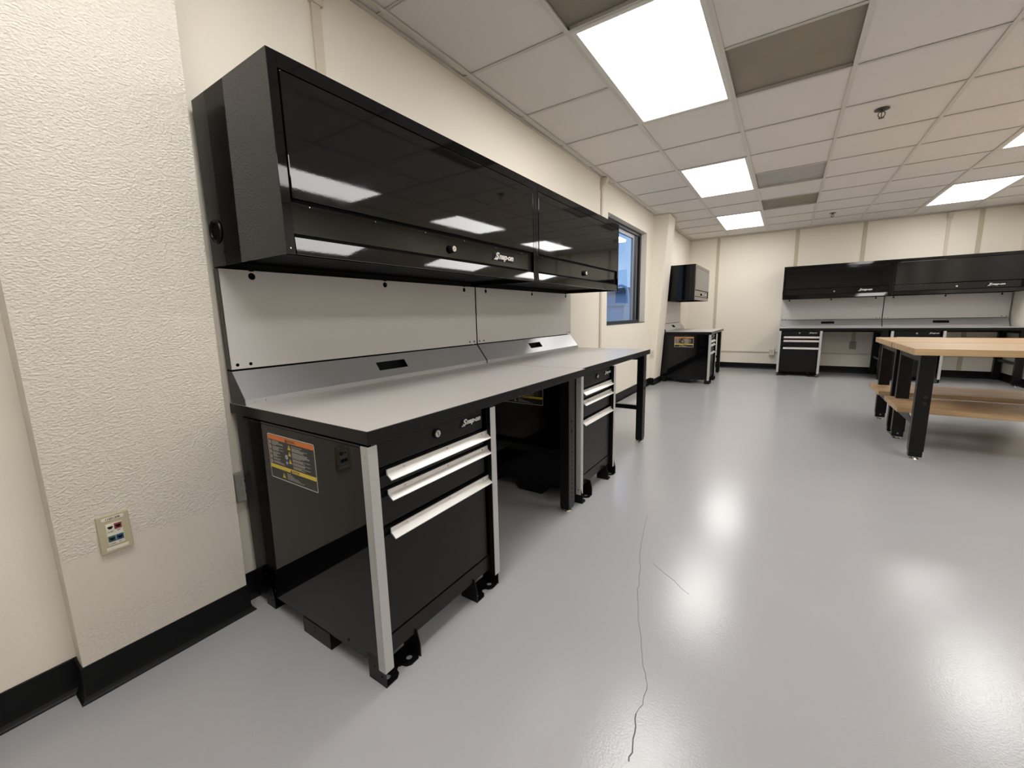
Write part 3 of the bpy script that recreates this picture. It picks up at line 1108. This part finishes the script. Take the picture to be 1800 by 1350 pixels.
# --- far wall pair
bench((1.585, YB, 0), 0, 1.362, 0.779, 'left workbench of the far wall pair')
bench((2.950, YB, 0), 0, 1.362, 0.779, 'right workbench of the far wall pair, behind the wooden tables')
drawer_cabinet((1.585, YB, 0), 0, 'black drawer cabinet at the left end of the far wall bench')
drawer_cabinet((2.965, YB, 0), 0, 'black drawer cabinet on the far wall, mostly hidden by the wooden tables')
riser((1.585, YB, 0), 0, 1.362, 'left grey riser on the far wall bench')
riser((2.950, YB, 0), 0, 1.362, 'right grey riser on the far wall bench')
wall_cabinet((1.585, YB, 0), 0, 1.362, 'left gloss black wall cabinet on the far wall')
wall_cabinet((2.950, YB, 0), 0, 1.362, 'right gloss black wall cabinet on the far wall')

# ------------------------------------------------------------------ wooden tables
ST = {}


def stave(L, w_, h, parent, loc):
    key = (round(L, 3), round(w_, 4), round(h, 3))
    if key not in ST:
        b = MB()
        b.box(0, L, 0, w_, 0, h, 'wood', 0.0012)
        o = b.build('stave', parent)
        ST[key] = o
    else:
        o = ST[key].copy()
        COL.objects.link(o)
        o.parent = parent
    o.location = loc
    return o


def wood_table(x0, y0, L, Dp, label, ztop=0.789):
    T = thing('worktable', label, 'table', (x0, y0, 0), 0, 'wooden worktables')
    def board(name, xa, xb, ya, yb, zt, th, n):
        b = MB()
        b.box(xa + 0.004, xb - 0.004, ya + 0.004, yb - 0.004, zt - th + 0.004, zt - 0.004, 'wood')
        core = b.build(name, T)
        w_ = (yb - ya) / n
        for i in range(n):
            stave(xb - xa, w_ - 0.0004, th, core, (xa, ya + i * w_ + 0.0002, zt - th))
    board('tabletop', 0, L, 0, Dp, ztop, 0.044, 16)
    board('shelf', -0.012, L + 0.01, 0.215, Dp - 0.018, 0.338, 0.036, 11)
    for xa in (0.045, L - 0.125):
        for ya, front in ((0.045, 1), (Dp - 0.105, 0)):
            b = MB()
            b.box(xa, xa + 0.080, ya, ya + 0.055, 0.060, ztop - 0.044, 'satin', .003)
            b.box(xa + 0.004, xa + 0.076, ya + 0.003, ya + 0.052, 0.018, 0.060, 'satin', .003)
            lg = b.build('leg', T)
            b = MB()
            b.cyl((xa + 0.04, ya + 0.028, 0), 'z', 0.027, 0.006, 'chrome', 18, 0.022)
            b.cyl((xa + 0.04, ya + 0.028, 0.006), 'z', 0.008, 0.013, 'chrome', 10)
            b.build('levelling_foot', lg)
            if front:
                for z in (0.405, 0.452):
                    b = MB()
                    b.torus((xa + 0.050, ya - 0.0004, z), 'y', 0.0075, 0.0012, 'shade_bolt_grey', 16, 6)
                    b.build('bolt', lg)
            else:
                b = MB()
                b.cyl((xa + 0.04, ya + 0.0022, 0.045), (0, -1, 0), 0.005, 0.002, 'trimalu', 10)
                b.build('bolt', lg)
        q_ = MB()
        q_.box(xa + 0.002, xa + 0.030, 0.100, Dp - 0.105, ztop - 0.095, ztop - 0.044, 'satin', .002)
        q_.build('end_rail', T)
        q_ = MB()
        q_.prism([(0.100, 0.245), (Dp - 0.105, 0.245), (Dp - 0.105, 0.301), (0.215, 0.301), (0.100, 0.268)], 'x', xa + 0.004, xa + 0.010, 'satin')
        q_.build('shelf_bracket', T)
    return T


wood_table(2.422, 3.205, 1.83, 0.730, 'maple-topped worktable with lower shelf, the nearer of the two')
wood_table(2.418, 3.943, 1.83, 0.740, 'maple-topped worktable with lower shelf, pushed against the back of the nearer one')

# ------------------------------------------------------------------ wall fittings
def raceway_vertical(x, y, wall, label, z0, z1):
    """cream raceway on a wall with a flared ceiling fitting"""
    T = thing('wire_raceway', label, 'raceway', (x, y, 0), HP if wall == 'left' else 0, 'vertical wire raceways')
    b = MB()
    b.box(-0.020, 0.020, -0.014, 0, z0, z1, 'raceway', .003)
    b.build('channel', T)
    b = MB()
    b.prism([(0, HC - 0.115), (-0.020, HC - 0.115), (-0.022, HC - 0.095), (-0.055, HC - 0.060), (-0.070, HC - 0.020), (-0.070, HC - 0.004), (0, HC - 0.004)], 'x', -0.028, 0.028, 'raceway')
    b.build('ceiling_fitting', T)
    return T


raceway_vertical(0, 0.493, 'left', 'cream wire raceway rising above the nearest wall cabinet', 1.30, HC - 0.11)
raceway_vertical(0, 3.60, 'left', 'cream wire raceway beside the window', 0.107, HC - 0.11)
raceway_vertical(3.573, YB, 'back', 'cream wire raceway on the far wall above the right cabinet', 0.34, HC - 0.11)
T = thing('wire_raceway', 'long horizontal wire raceway low on the far wall', 'raceway', (0, YB, 0))
simple('channel', [(0.0, 1.445, -0.014, 0, 0.312, 0.332)], 'raceway', T, .003)
simple('channel', [(1.533, XR - 0.002, -0.014, 0, 0.312, 0.332)], 'raceway', T, .003)


def outlet(name, label, loc, rz, w_, h, dpt, m, mode='duplex'):
    T = thing(name, label, 'outlet', loc, rz)
    b = MB()
    b.box(-w_ / 2, w_ / 2, -dpt, 0, -h / 2, h / 2, m, .004)
    b.build('cover_plate', T)
    for s_ in (-1, 1):
        b = MB()
        b.box(-0.017, 0.017, -dpt - 0.002, -dpt + 0.001, s_ * 0.021 - 0.014, s_ * 0.021 + 0.014, m, .002)
        for q_ in (-0.006, 0.006):
            b.box(q_ - 0.0013, q_ + 0.0013, -dpt - 0.0026, -dpt, s_ * 0.021 - 0.001, s_ * 0.021 + 0.008, 'matteblack')
        b.box(-0.0025, 0.0025, -dpt - 0.0026, -dpt, s_ * 0.021 - 0.010, s_ * 0.021 - 0.005, 'matteblack')
        b.build('socket', T)
    return T


outlet('power_outlet', 'white boxed power outlet on the raceway beside the far drawer cabinet', (1.489, YB, 0.322), 0, 0.082, 0.118, 0.045, 'outletw')
outlet('power_outlet', 'grey power outlet in the knee space of the far bench', (2.625, YB, 0.462), 0, 0.085, 0.120, 0.03, 'outletg')
outlet('power_outlet', 'pale power outlet on the column past the end of the near bench', (0.034, 5.619, 0.470), 0, 0.060, 0.115, 0.008, 'outletw')
outlet('power_outlet', 'grey outlet box on the wall behind the nearest bench leg', (0.0, 0.012, 0.460), HP, 0.075, 0.110, 0.027, 'outletg')

# data plate on the stucco column: x is the column's outward axis
zc = 0.4745
T = thing('data_outlet', 'tan data jack plate with white, red and blue jacks on the stucco column', 'outlet', (f(zc) + 0.0005, -0.3705, zc), HP)
T.rotation_euler = (0, 0, HP)
tilt = math.atan(0.034)
T.rotation_euler = (-tilt * 1.0, 0, HP)
b = MB()
b.box(-0.0352, 0.0352, -0.007, 0, -0.0570, 0.0570, 'plate', .003)
b.build('cover_plate', T)
b = MB()
b.box(-0.024, 0.024, -0.0082, -0.006, 0.0395, 0.0490, 'lbl', .0006)
b.text('110D-30B', 0.0078, lambda p: (p[0], -0.00835, 0.0443 + p[1]), 'lblblack', offset=0.0002)
b.build('paper_label', T)
b = MB()
b.box(-0.024, 0.024, -0.0082, -0.006, -0.0490, -0.0395, 'lbl', .0006)
b.build('paper_label', T)
b = MB()
b.box(-0.0175, 0.0175, -0.0085, -0.006, -0.034, 0.030, 'lbl', .0006)
for tx, x_, z_ in (('DL-B51', -0.0085, 0.0055), ('B50', 0.0085, 0.0055), ('U-B303', -0.0085, -0.0300), ('B17', 0.0085, -0.0300)):
    b.text(tx, 0.0042, (lambda x_, z_: lambda p: (x_ + p[0], -0.00865, z_ + p[1]))(x_, z_), 'lblblack', offset=0.00012)
b.build('jack_frame', T)
for (cx_, cz_, mm) in ((-0.0085, 0.0190, 'lbl'), (0.0085, 0.0190, 'red'), (-0.0085, -0.0150, 'jackgreen'), (0.0085, -0.0150, 'jackblue')):
    b = MB()
    b.box(cx_ - 0.0080, cx_ + 0.0080, -0.0100, -0.0080, cz_ - 0.0085, cz_ + 0.0085, mm, .0005)
    b.box(cx_ - 0.0056, cx_ + 0.0056, -0.0103, -0.0080, cz_ - 0.0015, cz_ + 0.0035, 'matteblack')
    b.box(cx_ - 0.0035, cx_ + 0.0035, -0.0103, -0.0080, cz_ - 0.0045, cz_ - 0.0015, 'matteblack')
    b.build('jack', T)
